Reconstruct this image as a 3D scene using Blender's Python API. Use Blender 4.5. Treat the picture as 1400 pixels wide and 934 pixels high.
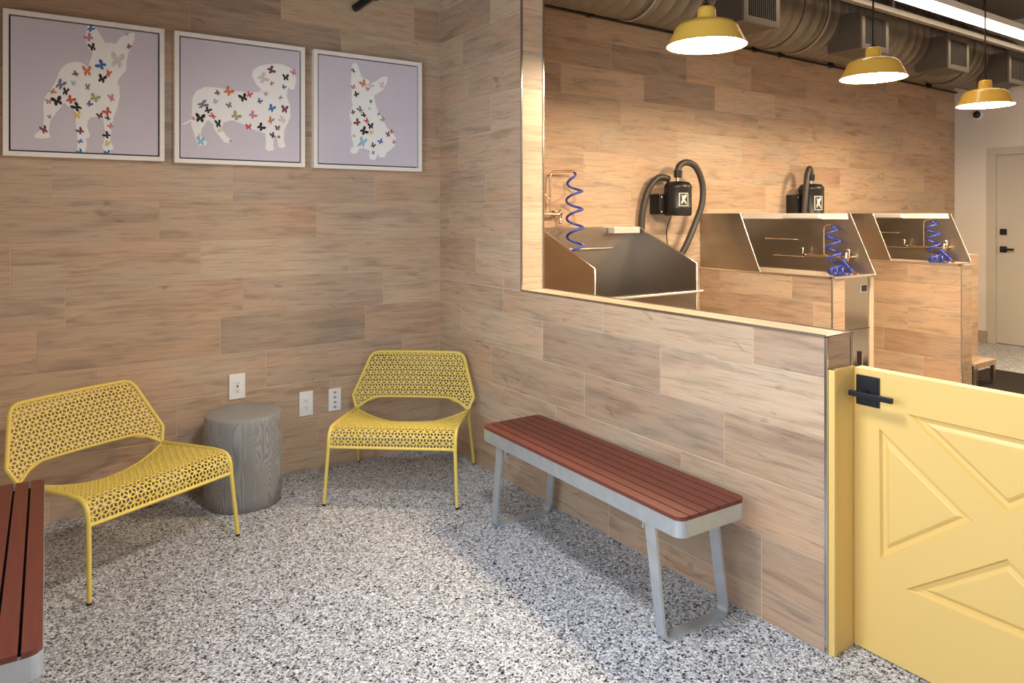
import bpy, bmesh, math, random
from mathutils import Vector, Matrix
from mathutils.geometry import tessellate_polygon
random.seed(7)
for o in list(bpy.data.objects): bpy.data.objects.remove(o)
SC = bpy.context.scene; COL = SC.collection
R = math.radians
# ------------------------------------------------------------------ camera
FPX, CX, HZ, CAMZ, YAW = 991.5, 700.0, 292.0, 1.463, R(34.365)
CAM = Vector((-2.220, -4.062, CAMZ))
cd = bpy.data.cameras.new('camera'); co = bpy.data.objects.new('camera', cd); COL.objects.link(co)
co.location = CAM; co.rotation_euler = (R(90), 0, -YAW)
cd.sensor_width = 36; cd.lens = FPX/1400*36; cd.shift_y = -(467-HZ)/1400; cd.clip_start = .05
SC.camera = co
FW = Vector((math.sin(YAW), math.cos(YAW))); RT = Vector((math.cos(YAW), -math.sin(YAW)))
def _d(u): return FW + RT*((u-CX)/FPX)
def onX(u, v, x): k = _d(u); t = (x-CAM.x)/k.x; return Vector((x, CAM.y+t*k.y, CAMZ-(v-HZ)/FPX*t))
def onY(u, v, y): k = _d(u); t = (y-CAM.y)/k.y; return Vector((CAM.x+t*k.x, y, CAMZ-(v-HZ)/FPX*t))
# ------------------------------------------------------------------ world, daylight, exposure
W = bpy.data.worlds.new('world'); SC.world = W; W.use_nodes = True
bg = W.node_tree.nodes['Background']; bg.inputs[0].default_value = (.80, .90, 1, 1); bg.inputs[1].default_value = .25
VS = SC.view_settings
VS.view_transform = 'Standard'; VS.look = 'None'; VS.exposure = 0.0; VS.gamma = 1; VS.use_curve_mapping = False
def area(name, loc, rot, sx, sy, power, color, spread=180):
    l = bpy.data.lights.new(name, 'AREA'); l.shape = 'RECTANGLE'; l.size = sx; l.size_y = sy; l.energy = power; l.color = color; l.spread = R(spread)
    o = bpy.data.objects.new(name, l); COL.objects.link(o); o.location = loc; o.rotation_euler = rot; return o
# daylight entering by the side window (-X) and the shop front (-Y)
area('daylight_side', (-2.85, -3.25, 1.65), (0, R(-90), 0), 1.35, 3.5, 100, (.80, .91, 1))
area('daylight_front', (-.6, -5.85, 1.3), (R(90), 0, 0), 3.6, 2.1, 12, (.90, .95, 1))
# ------------------------------------------------------------------ materials
def srgb(r, g, b):
    f = lambda c: (c/255/12.92) if c/255 <= .04045 else ((c/255+.055)/1.055)**2.4
    return (f(r), f(g), f(b), 1)
def mat(name, col, rough=.5, metal=0., spec=.5, noise=0., nscale=30., bump=0., bscale=200., coat=0., emis=None, estr=0., stretch=None, aniso=0.):
    m = bpy.data.materials.new(name); m.use_nodes = True; nt = m.node_tree; b = nt.nodes['Principled BSDF']
    b.inputs['Base Color'].default_value = col; b.inputs['Roughness'].default_value = rough; b.inputs['Metallic'].default_value = metal
    b.inputs['Specular IOR Level'].default_value = spec; b.inputs['Coat Weight'].default_value = coat
    if aniso: b.inputs['Anisotropic'].default_value = aniso
    tc = nt.nodes.new('ShaderNodeTexCoord'); mp = nt.nodes.new('ShaderNodeMapping')
    nt.links.new(tc.outputs['Object'], mp.inputs[0])
    if stretch: mp.inputs['Scale'].default_value = stretch
    if noise:
        n = nt.nodes.new('ShaderNodeTexNoise'); n.inputs['Scale'].default_value = nscale; n.inputs['Detail'].default_value = 5
        nt.links.new(mp.outputs[0], n.inputs['Vector'])
        mx = nt.nodes.new('ShaderNodeMixRGB'); mx.blend_type = 'MIX'
        mx.inputs[1].default_value = tuple(c*(1-noise) for c in col[:3])+(1,); mx.inputs[2].default_value = tuple(min(1, c*(1+noise)) for c in col[:3])+(1,)
        nt.links.new(n.outputs[0], mx.inputs[0]); nt.links.new(mx.outputs[0], b.inputs['Base Color'])
    if bump:
        n2 = nt.nodes.new('ShaderNodeTexNoise'); n2.inputs['Scale'].default_value = bscale
        nt.links.new(mp.outputs[0], n2.inputs['Vector'])
        bp = nt.nodes.new('ShaderNodeBump'); bp.inputs['Strength'].default_value = bump; bp.inputs['Distance'].default_value = .002
        nt.links.new(n2.outputs[0], bp.inputs['Height']); nt.links.new(bp.outputs[0], b.inputs['Normal'])
    if emis: b.inputs['Emission Color'].default_value = emis; b.inputs['Emission Strength'].default_value = estr
    return m
def ramp(nt, stops, interp='LINEAR'):
    r = nt.nodes.new('ShaderNodeValToRGB'); cr = r.color_ramp; cr.interpolation = interp
    while len(cr.elements) < len(stops): cr.elements.new(.5)
    for e, (p, c) in zip(cr.elements, stops): e.position = p; e.color = c
    return r
def wood_tile_mat():
    m = bpy.data.materials.new('wood_look_porcelain'); m.use_nodes = True; nt = m.node_tree; N = nt.nodes; L = nt.links; b = N['Principled BSDF']
    oi = N.new('ShaderNodeObjectInfo'); tc = N.new('ShaderNodeTexCoord')
    mul = N.new('ShaderNodeVectorMath'); mul.operation = 'SCALE'; mul.inputs[0].default_value = (37.1, 91.7, 53.3); L.new(oi.outputs['Random'], mul.inputs['Scale'])
    add = N.new('ShaderNodeVectorMath'); add.operation = 'ADD'; L.new(tc.outputs['Object'], add.inputs[0]); L.new(mul.outputs[0], add.inputs[1])
    def noise(sc, scale, det, dist=0., rough=.55):
        mp = N.new('ShaderNodeMapping'); mp.inputs['Scale'].default_value = sc; L.new(add.outputs[0], mp.inputs[0])
        n = N.new('ShaderNodeTexNoise'); n.inputs['Scale'].default_value = scale; n.inputs['Detail'].default_value = det; n.inputs['Distortion'].default_value = dist; n.inputs['Roughness'].default_value = rough
        L.new(mp.outputs[0], n.inputs['Vector']); return n
    base = ramp(nt, [(0, srgb(168, 149, 131)), (.2, srgb(194, 168, 143)), (.4, srgb(182, 156, 132)), (.6, srgb(200, 177, 152)), (.8, srgb(186, 163, 142)), (1, srgb(174, 150, 128))])
    L.new(oi.outputs['Random'], base.inputs[0])
    def mulmix(prev, n, stops, fac=1.):
        r = ramp(nt, stops); L.new(n.outputs[0], r.inputs[0])
        x = N.new('ShaderNodeMixRGB'); x.blend_type = 'MULTIPLY'; x.inputs[0].default_value = fac
        L.new(prev.outputs[0], x.inputs[1]); L.new(r.outputs[0], x.inputs[2]); return x
    g = lambda v, w=0: (v+w, v, v-w, 1)
    c = mulmix(base, noise((1.1, 7, 1), 2.2, 3, .6), [(.28, g(.74)), (.47, g(.99)), (.7, (1.08, 1.06, 1.02, 1))])
    c = mulmix(c, noise((2.2, 42, 1), 2.0, 5, .9, .6), [(.3, (.72, .69, .67, 1)), (.48, g(.98)), (.7, g(1.07))])
    c = mulmix(c, noise((5, 150, 1), 2.0, 4, .2, .7), [(.3, g(.89)), (.6, g(1.03))])
    kn = noise((3.0, 8, 1), 1.6, 2, 1.2)
    c = mulmix(c, kn, [(.24, (.70, .66, .63, 1)), (.33, g(1.0))])
    pk = noise((1.4, 3, 1), 1.5, 1)
    c = mulmix(c, pk, [(.4, (1, 1, 1, 1)), (.68, (1.05, .95, .90, 1))])
    L.new(c.outputs[0], b.inputs['Base Color']); b.inputs['Roughness'].default_value = .42; b.inputs['Specular IOR Level'].default_value = .4
    bp = N.new('ShaderNodeBump'); bp.inputs['Strength'].default_value = .12; bp.inputs['Distance'].default_value = .002
    fb = noise((4, 90, 1), 2.0, 3); L.new(fb.outputs[0], bp.inputs['Height']); L.new(bp.outputs[0], b.inputs['Normal'])
    return m
def terrazzo_mat():
    m = bpy.data.materials.new('flake_terrazzo'); m.use_nodes = True; nt = m.node_tree; N = nt.nodes; L = nt.links; b = N['Principled BSDF']
    tc = N.new('ShaderNodeTexCoord')
    def vor(scale):
        v = N.new('ShaderNodeTexVoronoi'); v.inputs['Scale'].default_value = scale; v.inputs['Randomness'].default_value = 1
        L.new(tc.outputs['Object'], v.inputs['Vector']); s = N.new('ShaderNodeSeparateColor'); L.new(v.outputs['Color'], s.inputs[0]); return s
    s1 = vor(138); s2 = vor(250)
    st = [(0, srgb(26, 27, 33)), (.13, srgb(84, 88, 98)), (.22, srgb(140, 144, 154)), (.40, srgb(180, 183, 190)), (.58, srgb(208, 210, 216)), (.80, srgb(172, 164, 154)), (.86, srgb(230, 231, 235))]
    r1 = ramp(nt, st, 'CONSTANT'); L.new(s1.outputs[0], r1.inputs[0])
    r2 = ramp(nt, st, 'CONSTANT'); L.new(s2.outputs[0], r2.inputs[0])
    gt = N.new('ShaderNodeMath'); gt.operation = 'GREATER_THAN'; gt.inputs[1].default_value = .5; L.new(s1.outputs[1], gt.inputs[0])
    mx = N.new('ShaderNodeMixRGB'); L.new(gt.outputs[0], mx.inputs[0]); L.new(r1.outputs[0], mx.inputs[1]); L.new(r2.outputs[0], mx.inputs[2])
    L.new(mx.outputs[0], b.inputs['Base Color']); b.inputs['Roughness'].default_value = .38; b.inputs['Specular IOR Level'].default_value = .35
    return m
def streak_steel(name, col, rough):
    m = mat(name, col, rough, 1.0, noise=.10, nscale=3, stretch=(1, 1, 60), bump=.02, bscale=60)
    return m
M = {}
M['tile'] = wood_tile_mat()
M['floor'] = terrazzo_mat()
M['grout'] = mat('grout', srgb(206, 187, 165), .9, bump=.2, bscale=400)
M['white_wall'] = mat('white_paint', srgb(226, 220, 212), .7, noise=.02, nscale=4)
M['ceiling'] = mat('grey_ceiling_paint', srgb(120, 114, 106), .85, noise=.06, nscale=3)
M['door'] = mat('grey_door_paint', srgb(196, 190, 180), .45, noise=.02, nscale=6)
M['base'] = mat('grey_baseboard', srgb(168, 156, 142), .6, noise=.03)
M['chrome'] = mat('polished_trim', srgb(190, 192, 198), .16, 1.0, noise=.03)
M['steel'] = streak_steel('brushed_stainless', srgb(166, 158, 149), .34)
M['steel_smooth'] = streak_steel('smooth_stainless', srgb(178, 168, 156), .12)
M['steel_edge'] = mat('steel_edge', srgb(232, 228, 220), .25, 1.0, noise=.03)
M['galv'] = mat('galvanised_steel', srgb(198, 206, 214), .42, .75, noise=.16, nscale=18)
M['slat'] = mat('red_brown_slat', srgb(108, 54, 43), .5, noise=.22, nscale=6, stretch=(14, 1, 14), bump=.15, bscale=40)
M['yellow'] = mat('yellow_powder_coat', srgb(226, 201, 100), .42, noise=.03, nscale=8)
M['gate'] = mat('yellow_satin_paint', srgb(226, 191, 117), .40, noise=.015, nscale=5)
M['lamp_yellow'] = mat('yellow_enamel', srgb(255, 206, 92), .3, noise=.02, nscale=5, coat=.3)
M['black'] = mat('black_plastic', srgb(30, 29, 28), .38, noise=.1)
M['blackm'] = mat('matte_black_metal', srgb(34, 36, 42), .38, .3, noise=.08)
M['hose'] = mat('grey_black_hose', srgb(62, 57, 52), .45, noise=.12, nscale=60)
M['blue'] = mat('blue_hose', srgb(44, 66, 170), .3, noise=.08, coat=.4)
M['brass'] = mat('brass_fitting', srgb(224, 206, 180), .2, 1.0, noise=.05)
M['white'] = mat('white_plastic', srgb(238, 238, 236), .35, noise=.01)
M['slot'] = mat('dark_slot', srgb(45, 42, 40), .6, noise=.05)
M['frame_white'] = mat('white_frame_paint', srgb(246, 242, 236), .45, noise=.02, nscale=40)
M['frame_gap'] = mat('frame_shadow_gap', srgb(96, 88, 92), .7, noise=.03)
M['canvas'] = mat('lavender_grey_canvas', srgb(214, 207, 219), .75, noise=.07, nscale=5, stretch=(1, 1, 1), bump=.15, bscale=500)
M['dogwhite'] = mat('painted_white', srgb(250, 249, 248), .7, noise=.01)
M['duct'] = mat('spiral_duct_metal', srgb(116, 106, 93), .45, .5, noise=.06, nscale=4)
M['duct_box'] = mat('diffuser_metal', srgb(84, 75, 66), .55, .3, noise=.06)
M['conduit'] = mat('dark_conduit', srgb(40, 34, 30), .5, .3, noise=.06)
M['conduit_l'] = mat('light_conduit', srgb(150, 140, 128), .45, .4, noise=.06)
M['mat'] = mat('dark_rubber', srgb(40, 32, 28), .7, noise=.1)
M['led'] = mat('led_diffuser', (1, 1, 1, 1), .5, noise=.01, emis=(1, .86, .66, 1), estr=7)
M['bulb'] = mat('lamp_diffuser', (1, 1, 1, 1), .5, noise=.01, emis=(1, .77, .49, 1), estr=168)
M['ledn'] = mat('lobby_led_diffuser', (1, 1, 1, 1), .5, noise=.01, emis=(.97, .98, 1, 1), estr=92)
M['label'] = mat('silver_label', srgb(214, 210, 206), .35, .3, noise=.03)
M['rubber'] = mat('black_foot', srgb(22, 22, 22), .7, noise=.05)
def stool_mat():
    m = bpy.data.materials.new('carved_grey_concrete'); m.use_nodes = True; nt = m.node_tree; N = nt.nodes; L = nt.links; b = N['Principled BSDF']
    tc = N.new('ShaderNodeTexCoord'); mp = N.new('ShaderNodeMapping'); mp.inputs['Scale'].default_value = (6.5, 6.5, 1.1); L.new(tc.outputs['Object'], mp.inputs[0])
    w = N.new('ShaderNodeTexNoise'); w.inputs['Scale'].default_value = 1.6; w.inputs['Detail'].default_value = 1.5; w.inputs['Distortion'].default_value = .5; L.new(mp.outputs[0], w.inputs['Vector'])
    mm = N.new('ShaderNodeMath'); mm.operation = 'MULTIPLY'; mm.inputs[1].default_value = 190; L.new(w.outputs[0], mm.inputs[0])
    sn = N.new('ShaderNodeMath'); sn.operation = 'SINE'; L.new(mm.outputs[0], sn.inputs[0])
    # grain only on the carved side, not on the smooth cast top
    ge = N.new('ShaderNodeNewGeometry'); sx = N.new('ShaderNodeSeparateXYZ'); L.new(ge.outputs['True Normal'], sx.inputs[0])
    lt = N.new('ShaderNodeMath'); lt.operation = 'LESS_THAN'; lt.inputs[1].default_value = .6; L.new(sx.outputs[2], lt.inputs[0])
    r = ramp(nt, [(0, srgb(128, 127, 127)), (.45, srgb(146, 145, 145)), (1, srgb(152, 151, 151))])
    ad = N.new('ShaderNodeMath'); ad.operation = 'MULTIPLY_ADD'; ad.inputs[1].default_value = .5; ad.inputs[2].default_value = .5; L.new(sn.outputs[0], ad.inputs[0])
    sel = N.new('ShaderNodeMixRGB'); L.new(lt.outputs[0], sel.inputs[0]); sel.inputs[1].default_value = (.55, .55, .55, 1); L.new(ad.outputs[0], sel.inputs[2])
    L.new(sel.outputs[0], r.inputs[0]); L.new(r.outputs[0], b.inputs['Base Color'])
    bp = N.new('ShaderNodeBump'); bp.inputs['Strength'].default_value = .4; bp.inputs['Distance'].default_value = .003; L.new(sel.outputs[0], bp.inputs['Height']); L.new(bp.outputs[0], b.inputs['Normal'])
    b.inputs['Roughness'].default_value = .55; return m
M['stool'] = stool_mat()
def pane_mat():
    m = bpy.data.materials.new('window_glass'); m.use_nodes = True; nt = m.node_tree; nt.nodes.clear()
    o = nt.nodes.new('ShaderNodeOutputMaterial'); mx = nt.nodes.new('ShaderNodeMixShader'); t = nt.nodes.new('ShaderNodeBsdfTransparent'); g = nt.nodes.new('ShaderNodeBsdfGlossy')
    f = nt.nodes.new('ShaderNodeFresnel'); f.inputs[0].default_value = 1.2; g.inputs['Roughness'].default_value = .02
    nt.links.new(f.outputs[0], mx.inputs[0]); nt.links.new(t.outputs[0], mx.inputs[1]); nt.links.new(g.outputs[0], mx.inputs[2]); nt.links.new(mx.outputs[0], o.inputs[0]); return m
M['glass'] = pane_mat()
# ------------------------------------------------------------------ mesh helpers
class MB:
    def __init__(s): s.v = []; s.f = []; s.sm = []
    def add(s, vs, fs, smooth=False):
        n = len(s.v); s.v += [Vector(p) for p in vs]; s.f += [[i+n for i in f] for f in fs]; s.sm += [smooth]*len(fs); return s
    def box(s, a, b, bev=0.):
        x0, y0, z0 = (min(a[i], b[i]) for i in range(3)); x1, y1, z1 = (max(a[i], b[i]) for i in range(3))
        if bev <= 0:
            return s.add([(x0,y0,z0),(x1,y0,z0),(x1,y1,z0),(x0,y1,z0),(x0,y0,z1),(x1,y0,z1),(x1,y1,z1),(x0,y1,z1)],
                         [(0,3,2,1),(4,5,6,7),(0,1,5,4),(1,2,6,5),(2,3,7,6),(3,0,4,7)])
        bm = bmesh.new(); bmesh.ops.create_cube(bm, size=1)
        bmesh.ops.scale(bm, vec=(x1-x0, y1-y0, z1-z0), verts=bm.verts); bmesh.ops.translate(bm, vec=((x0+x1)/2, (y0+y1)/2, (z0+z1)/2), verts=bm.verts)
        bmesh.ops.bevel(bm, geom=bm.edges[:], offset=min(bev, .45*min(x1-x0, y1-y0, z1-z0)), segments=2, profile=.6, affect='EDGES')
        return s.frombm(bm)
    def frombm(s, bm, smooth=False):
        bm.verts.ensure_lookup_table(); bm.verts.index_update()
        s.add([v.co.copy() for v in bm.verts], [[v.index for v in f.verts] for f in bm.faces], smooth); bm.free(); return s
    def tube(s, pts, r, n=10, caps=True, closed=False):
        pts = [Vector(p) for p in pts]; m = len(pts); rs = r if isinstance(r, (list, tuple)) else [r]*m
        tan = []
        for i in range(m):
            a = pts[i-1] if (i > 0 or closed) else pts[i]; b = pts[(i+1) % m] if (i < m-1 or closed) else pts[i]
            tan.append((b-a).normalized())
        up = Vector((0,0,1)) if abs(tan[0].z) < .9 else Vector((1,0,0))
        nrm = (up - tan[0]*up.dot(tan[0])).normalized(); vs = []
        for i in range(m):
            nrm = (nrm - tan[i]*nrm.dot(tan[i])).normalized(); bi = tan[i].cross(nrm)
            for k in range(n):
                a = 2*math.pi*k/n; vs.append(pts[i] + (nrm*math.cos(a)+bi*math.sin(a))*rs[i])
        fs = []
        for i in range(m if closed else m-1):
            j = (i+1) % m
            for k in range(n): fs.append((i*n+k, i*n+(k+1) % n, j*n+(k+1) % n, j*n+k))
        s.add(vs, fs, True)
        if caps and not closed:
            s.add([vs[k] for k in range(n)][::-1], [tuple(range(n))]); s.add([vs[(m-1)*n+k] for k in range(n)], [tuple(range(n))])
        return s
    def lathe(s, prof, n=32, c=(0,0,0), axis='z', smooth=True):
        vs = []; c = Vector(c)
        for r, h in prof:
            for k in range(n):
                a = 2*math.pi*k/n; p = (r*math.cos(a), r*math.sin(a), h)
                if axis == 'x': p = (h, p[0], p[1])
                elif axis == 'y': p = (p[1], h, p[0])
                vs.append(c+Vector(p))
        fs = [(i*n+k, i*n+(k+1) % n, (i+1)*n+(k+1) % n, (i+1)*n+k) for i in range(len(prof)-1) for k in range(n)]
        return s.add(vs, fs, smooth)
    def prism(s, poly, ext):
        """poly: list of 3D points (planar), extruded by vector ext"""
        P = [Vector(p) for p in poly]; e = Vector(ext); n = len(P)
        tr = tessellate_polygon([P])
        s.add(P+[p+e for p in P], [tuple(t) for t in tr]+[tuple(i+n for i in reversed(t)) for t in tr]+[(i, (i+1) % n, (i+1) % n+n, i+n) for i in range(n)])
        return s
    def build(s, name, m, parent=None, origin=(0,0,0), fix=True):
        me = bpy.data.meshes.new(name); o3 = Vector(origin)
        me.from_pydata([v-o3 for v in s.v], [], s.f); me.materials.append(M[m] if isinstance(m, str) else m)
        me.polygons.foreach_set('use_smooth', s.sm)
        if fix:
            bm = bmesh.new(); bm.from_mesh(me); bmesh.ops.recalc_face_normals(bm, faces=bm.faces); bm.to_mesh(me); bm.free()
        me.update()
        o = bpy.data.objects.new(name, me); COL.objects.link(o)
        if parent: o.parent = parent
        return o
def tag(o, label=None, cat=None, group=None, kind=None):
    if label: o['label'] = label
    if cat: o['category'] = cat
    if group: o['group'] = group
    if kind: o['kind'] = kind
    return o
def thing(name, loc, label, cat, rz=0, group=None):
    o = bpy.data.objects.new(name, None); COL.objects.link(o); o.location = loc; o.rotation_euler = (0, 0, rz); o.empty_display_size = .1
    return tag(o, label, cat, group)
def copy_tree(o, parent=None):
    c = o.copy(); COL.objects.link(c); c.parent = parent
    for ch in o.children: copy_tree(ch, c)
    return c
def smooth_path(pts, n=6):
    """Catmull-Rom through points"""
    P = [Vector(p) for p in pts]; out = []
    for i in range(len(P)-1):
        p0 = P[max(i-1, 0)]; p1 = P[i]; p2 = P[i+1]; p3 = P[min(i+2, len(P)-1)]
        for k in range(n):
            t = k/n; out.append(.5*((2*p1)+(p2-p0)*t+(2*p0-5*p1+4*p2-p3)*t*t+(3*p1-p0-3*p2+p3)*t**3))
    out.append(P[-1]); return out
def fillet(pts, r, n=5):
    P = [Vector(p) for p in pts]; out = [P[0]]
    for i in range(1, len(P)-1):
        a = (P[i-1]-P[i]); b = (P[i+1]-P[i]); rr = min(r, a.length*.48, b.length*.48)
        s = P[i]+a.normalized()*rr; e = P[i]+b.normalized()*rr
        for k in range(n+1): t = k/n; out.append((1-t)**2*s+2*t*(1-t)*P[i]+t*t*e)
    out.append(P[-1]); return out
TM = {}
def tile_mesh(w, h):
    k = (round(w, 3), round(h, 3))
    if k in TM: return TM[k]
    w, h = k; c = min(.0012, w*.2, h*.2); t = .008
    vs = [(0,0,-t),(w,0,-t),(w,h,-t),(0,h,-t),(0,0,-c),(w,0,-c),(w,h,-c),(0,h,-c),(c,c,0),(w-c,c,0),(w-c,h-c,0),(c,h-c,0)]
    fs = [(8,9,10,11)]+[(i, (i+1) % 4, (i+1) % 4+4, i+4) for i in range(4)]+[(i+4, (i+1) % 4+4, (i+1) % 4+8, i+8) for i in range(4)]
    me = bpy.data.meshes.new('tile'); me.from_pydata(vs, [], fs); me.materials.append(M['tile']); me.update(); TM[k] = me; return me
GR = .003
def tiles(parent, org, ud, vd, rows, u0, u1, length=.82, name='tile', off=(0,0,0)):
    """rows: (v0, v1, joint position) ; ud x vd is the outward normal"""
    org = Vector(org)-Vector(off); ud = Vector(ud); vd = Vector(vd); nn = ud.cross(vd)
    rot = Matrix((ud, vd, nn)).transposed().to_4x4()
    for v0, v1, j in rows:
        js = [u0]; k = math.ceil((u0-j)/length+.001)
        while j+k*length < u1-.004:
            if j+k*length > u0+.004: js.append(j+k*length)
            k += 1
        js.append(u1)
        for a, b in zip(js[:-1], js[1:]):
            w = b-a-GR; h = v1-v0-GR
            if w < .004 or h < .004: continue
            jit = random.uniform(-.0003, .0003)
            o = bpy.data.objects.new(name, tile_mesh(w, h)); COL.objects.link(o); o.parent = parent
            o.matrix_local = Matrix.Translation(org+ud*(a+GR/2)+vd*(v0+GR/2)+nn*jit) @ rot
def zrows(z0, z1, joints, first=.0995, step=.2035, default=None):
    """joints: list of joint offsets from the lowest row upwards"""
    bs = [0]+[first+step*k for k in range(40)]; out = []
    for i in range(len(bs)-1):
        a, b = max(bs[i], z0), min(bs[i+1], z1)
        if b-a < .01: continue
        out.append((a, b, joints[i % len(joints)]))
    return out
CZ = 3.6; XW = -2.62; XF = 6.87; YF = -5.6; YB = .03; WT = .147; YJ = -.904; YE = -2.665; HZW = 1.055
# ------------------------------------------------------------------ setting
fl = MB().box((XW-.2, YF-.2, -.15), (XF+.2, .25, 0)).build('floor', 'floor'); tag(fl, 'grey and white speckled flake terrazzo floor', 'floor', kind='structure')
ce = MB().box((XW-.2, YF-.2, CZ), (XF+.2, .25, CZ+.15)).build('ceiling', 'ceiling'); tag(ce, 'dark grey painted ceiling above the ducts', 'ceiling', kind='structure')
GD = .0018
wl = MB().box((XW-.2, GD, 0), (GD, .22, CZ)).build('wall_left', 'grout'); tag(wl, 'wood look plank tile wall behind the yellow chairs and dog pictures', 'wall', kind='structure')
JL = [-.45, -.786, -.716, -.26, -.5, -.386, -.6, -.798, -.439, -.2, -.65, -.3, -.652, -.18, -.5, -.25, -.7, -.4]
tiles(wl, (0,0,0), (1,0,0), (0,0,1), zrows(0, CZ, JL), XW, 0)
# partition: full height next to the corner, then a half wall, then a stub past the gate
wr = MB().box((GD, YJ+GD, 0), (WT-GD, .02, CZ)).box((GD, YE+GD, 0), (WT-GD, YJ+.01, HZW-GD)).box((GD, YF, 0), (WT-GD, -3.63, HZW-GD)).build('wall_right', 'grout')
tag(wr, 'wood look tiled half wall with metal edges behind the long red bench', 'wall', kind='structure')
JR = [.77, .77, .385, .602, .272, .733, .44, .127, .548, .249, .602, .35, .289, .594, .038, .5, .2, .66]
tiles(wr, (0,0,0), (0,-1,0), (0,0,1), [r for r in zrows(0, HZW-.004, JR)], 0, -YE-.004)
tiles(wr, (0,0,0), (0,-1,0), (0,0,1), zrows(HZW-.002, CZ, JR), 0, -YJ-.005)
tiles(wr, (0,0,HZW), (0,-1,0), (1,0,0), [(.006, WT-.006, .35)], -YJ, -YE-.006)
tiles(wr, (0,YJ,0), (1,0,0), (0,0,1), zrows(HZW, CZ, [0]*18), .006, WT-.006)
tiles(wr, (0,YE,0), (1,0,0), (0,0,1), zrows(0, HZW-.006, [0]*18), .006, WT-.006)
tiles(wr, (WT,0,0), (0,1,0), (0,0,1), zrows(0, HZW-.004, JR), YE+.004, -.0)
tiles(wr, (WT,0,0), (0,1,0), (0,0,1), zrows(HZW, CZ, JR), YJ+.005, 0)
tiles(wr, (0,0,0), (0,-1,0), (0,0,1), zrows(0, HZW-.004, JR), 3.634, -YF)
tiles(wr, (0,0,HZW), (0,-1,0), (1,0,0), [(.006, WT-.006, .35)], 3.634, -YF)
tiles(wr, (0,-3.63,0), (-1,0,0), (0,0,1), [], 0, 1)
e = .0035
for a, b in [((-e, YJ-e, HZW-.004), (.006, YJ+.006, CZ)), ((WT-.006, YJ-e, HZW-.004), (WT+e, YJ+.006, CZ)),
             ((-e, YE-e, HZW-.006), (.006, YJ, HZW+e)), ((WT-.006, YE-e, HZW-.006), (WT+e, YJ, HZW+e)),
             ((-e, YE-e, 0), (.007, YE+.007, HZW+.001)), ((WT-.006, YE-e, 0), (WT+e, YE+.006, HZW)), ((0, YE-e, HZW-.006), (WT, YE+.006, HZW+e)),
             ((-e, -3.63-.006, 0), (.006, -3.63+e, HZW)), ((-e, YF, HZW-.006), (.006, -3.63+e, HZW+e))]:
    tag(MB().box(a, b, .0015).build('edge_trim', 'chrome', wr), 'polished metal edge trim')
wb = MB().box((WT-.02, YB+GD, 0), (XF+.2, YB+.2, CZ)).build('wall_back', 'grout'); tag(wb, 'warm lit wood look tile wall behind the dog tubs', 'wall', kind='structure')
JB = {0: 2.86, 1: 2.18, 2: 2.39, 3: 2.63, 4: 2.31}
rows = []
ztop = 1.50; st = .208
meas = {-1: 2.56, 0: 3.34, 1: 2.863, 2: 3.02, 3: 4.057, 4: 3.478, 5: 3.962, 6: 2.9, 7: 3.3}
k = -8
while ztop+st*k < CZ:
    a = max(0, ztop+st*k); b = min(CZ, ztop+st*(k+1))
    if b > .01: rows.append((a, b, meas.get(k, 2.3+.31*(k % 3))))
    k += 1
tiles(wb, (0,YB,0), (1,0,0), (0,0,1), rows, WT, XF, .825)
wf = MB()
DY0, DY1, DZ = -.40, -1.33, 2.12
wf.box((XF, YF-.2, 0), (XF+.2, DY1, CZ)).box((XF, DY0, 0), (XF+.2, YB+.2, CZ)).box((XF, DY1, DZ), (XF+.2, DY0, CZ))
wf = wf.build('wall_far', 'white_wall'); tag(wf, 'plain white wall with the grey door at the far end', 'wall', kind='structure')
bb = MB().box((XF-.012, DY0+.085, 0), (XF, YB, .13), .003).build('baseboard_far', 'base'); tag(bb, 'grey baseboard under the white far wall', 'baseboard', kind='structure')
bb2 = MB().box((XF-.012, YF, 0), (XF, DY1-.085, .13), .003).build('baseboard_front', 'base'); tag(bb2, 'grey baseboard on the far side of the grey door', 'baseboard', kind='structure')
dr = thing('door_1', (XF, DY0, 0), 'plain grey door with black lever in the white far wall', 'door'); tag(dr, kind='structure'); og = (XF, DY0, 0)
MB().box((XF+.03, DY0-.004, .008), (XF+.075, DY1+.004, DZ-.004)).build('door_leaf', 'door', dr, og)
MB().box((XF-.014, DY0+.08, 0), (XF+.10, DY0-.003, DZ), .002).box((XF-.014, DY1+.003, 0), (XF+.10, DY1-.08, DZ), .002).box((XF-.014, DY1-.08, DZ), (XF+.10, DY0+.08, DZ+.08), .002).build('door_frame', 'door', dr, og)
q = onX(1370, 317, XF+.03); dbz = q.z
hy = DY0-.07
MB().box((XF+.012, hy-.033, 1.225), (XF+.032, hy+.033, 1.291), .004).build('deadbolt', 'blackm', dr, og)
h = MB().box((XF+.012, hy-.033, 1.03), (XF+.032, hy+.033, 1.096), .004).build('door_handle', 'blackm', dr, og)
MB().box((XF-.03, hy-.014, 1.052), (XF+.014, hy+.014, 1.078), .004).box((XF-.04, hy-.125, 1.053), (XF-.025, hy+.014, 1.077), .004).build('lever', 'blackm', h, og)
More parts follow.
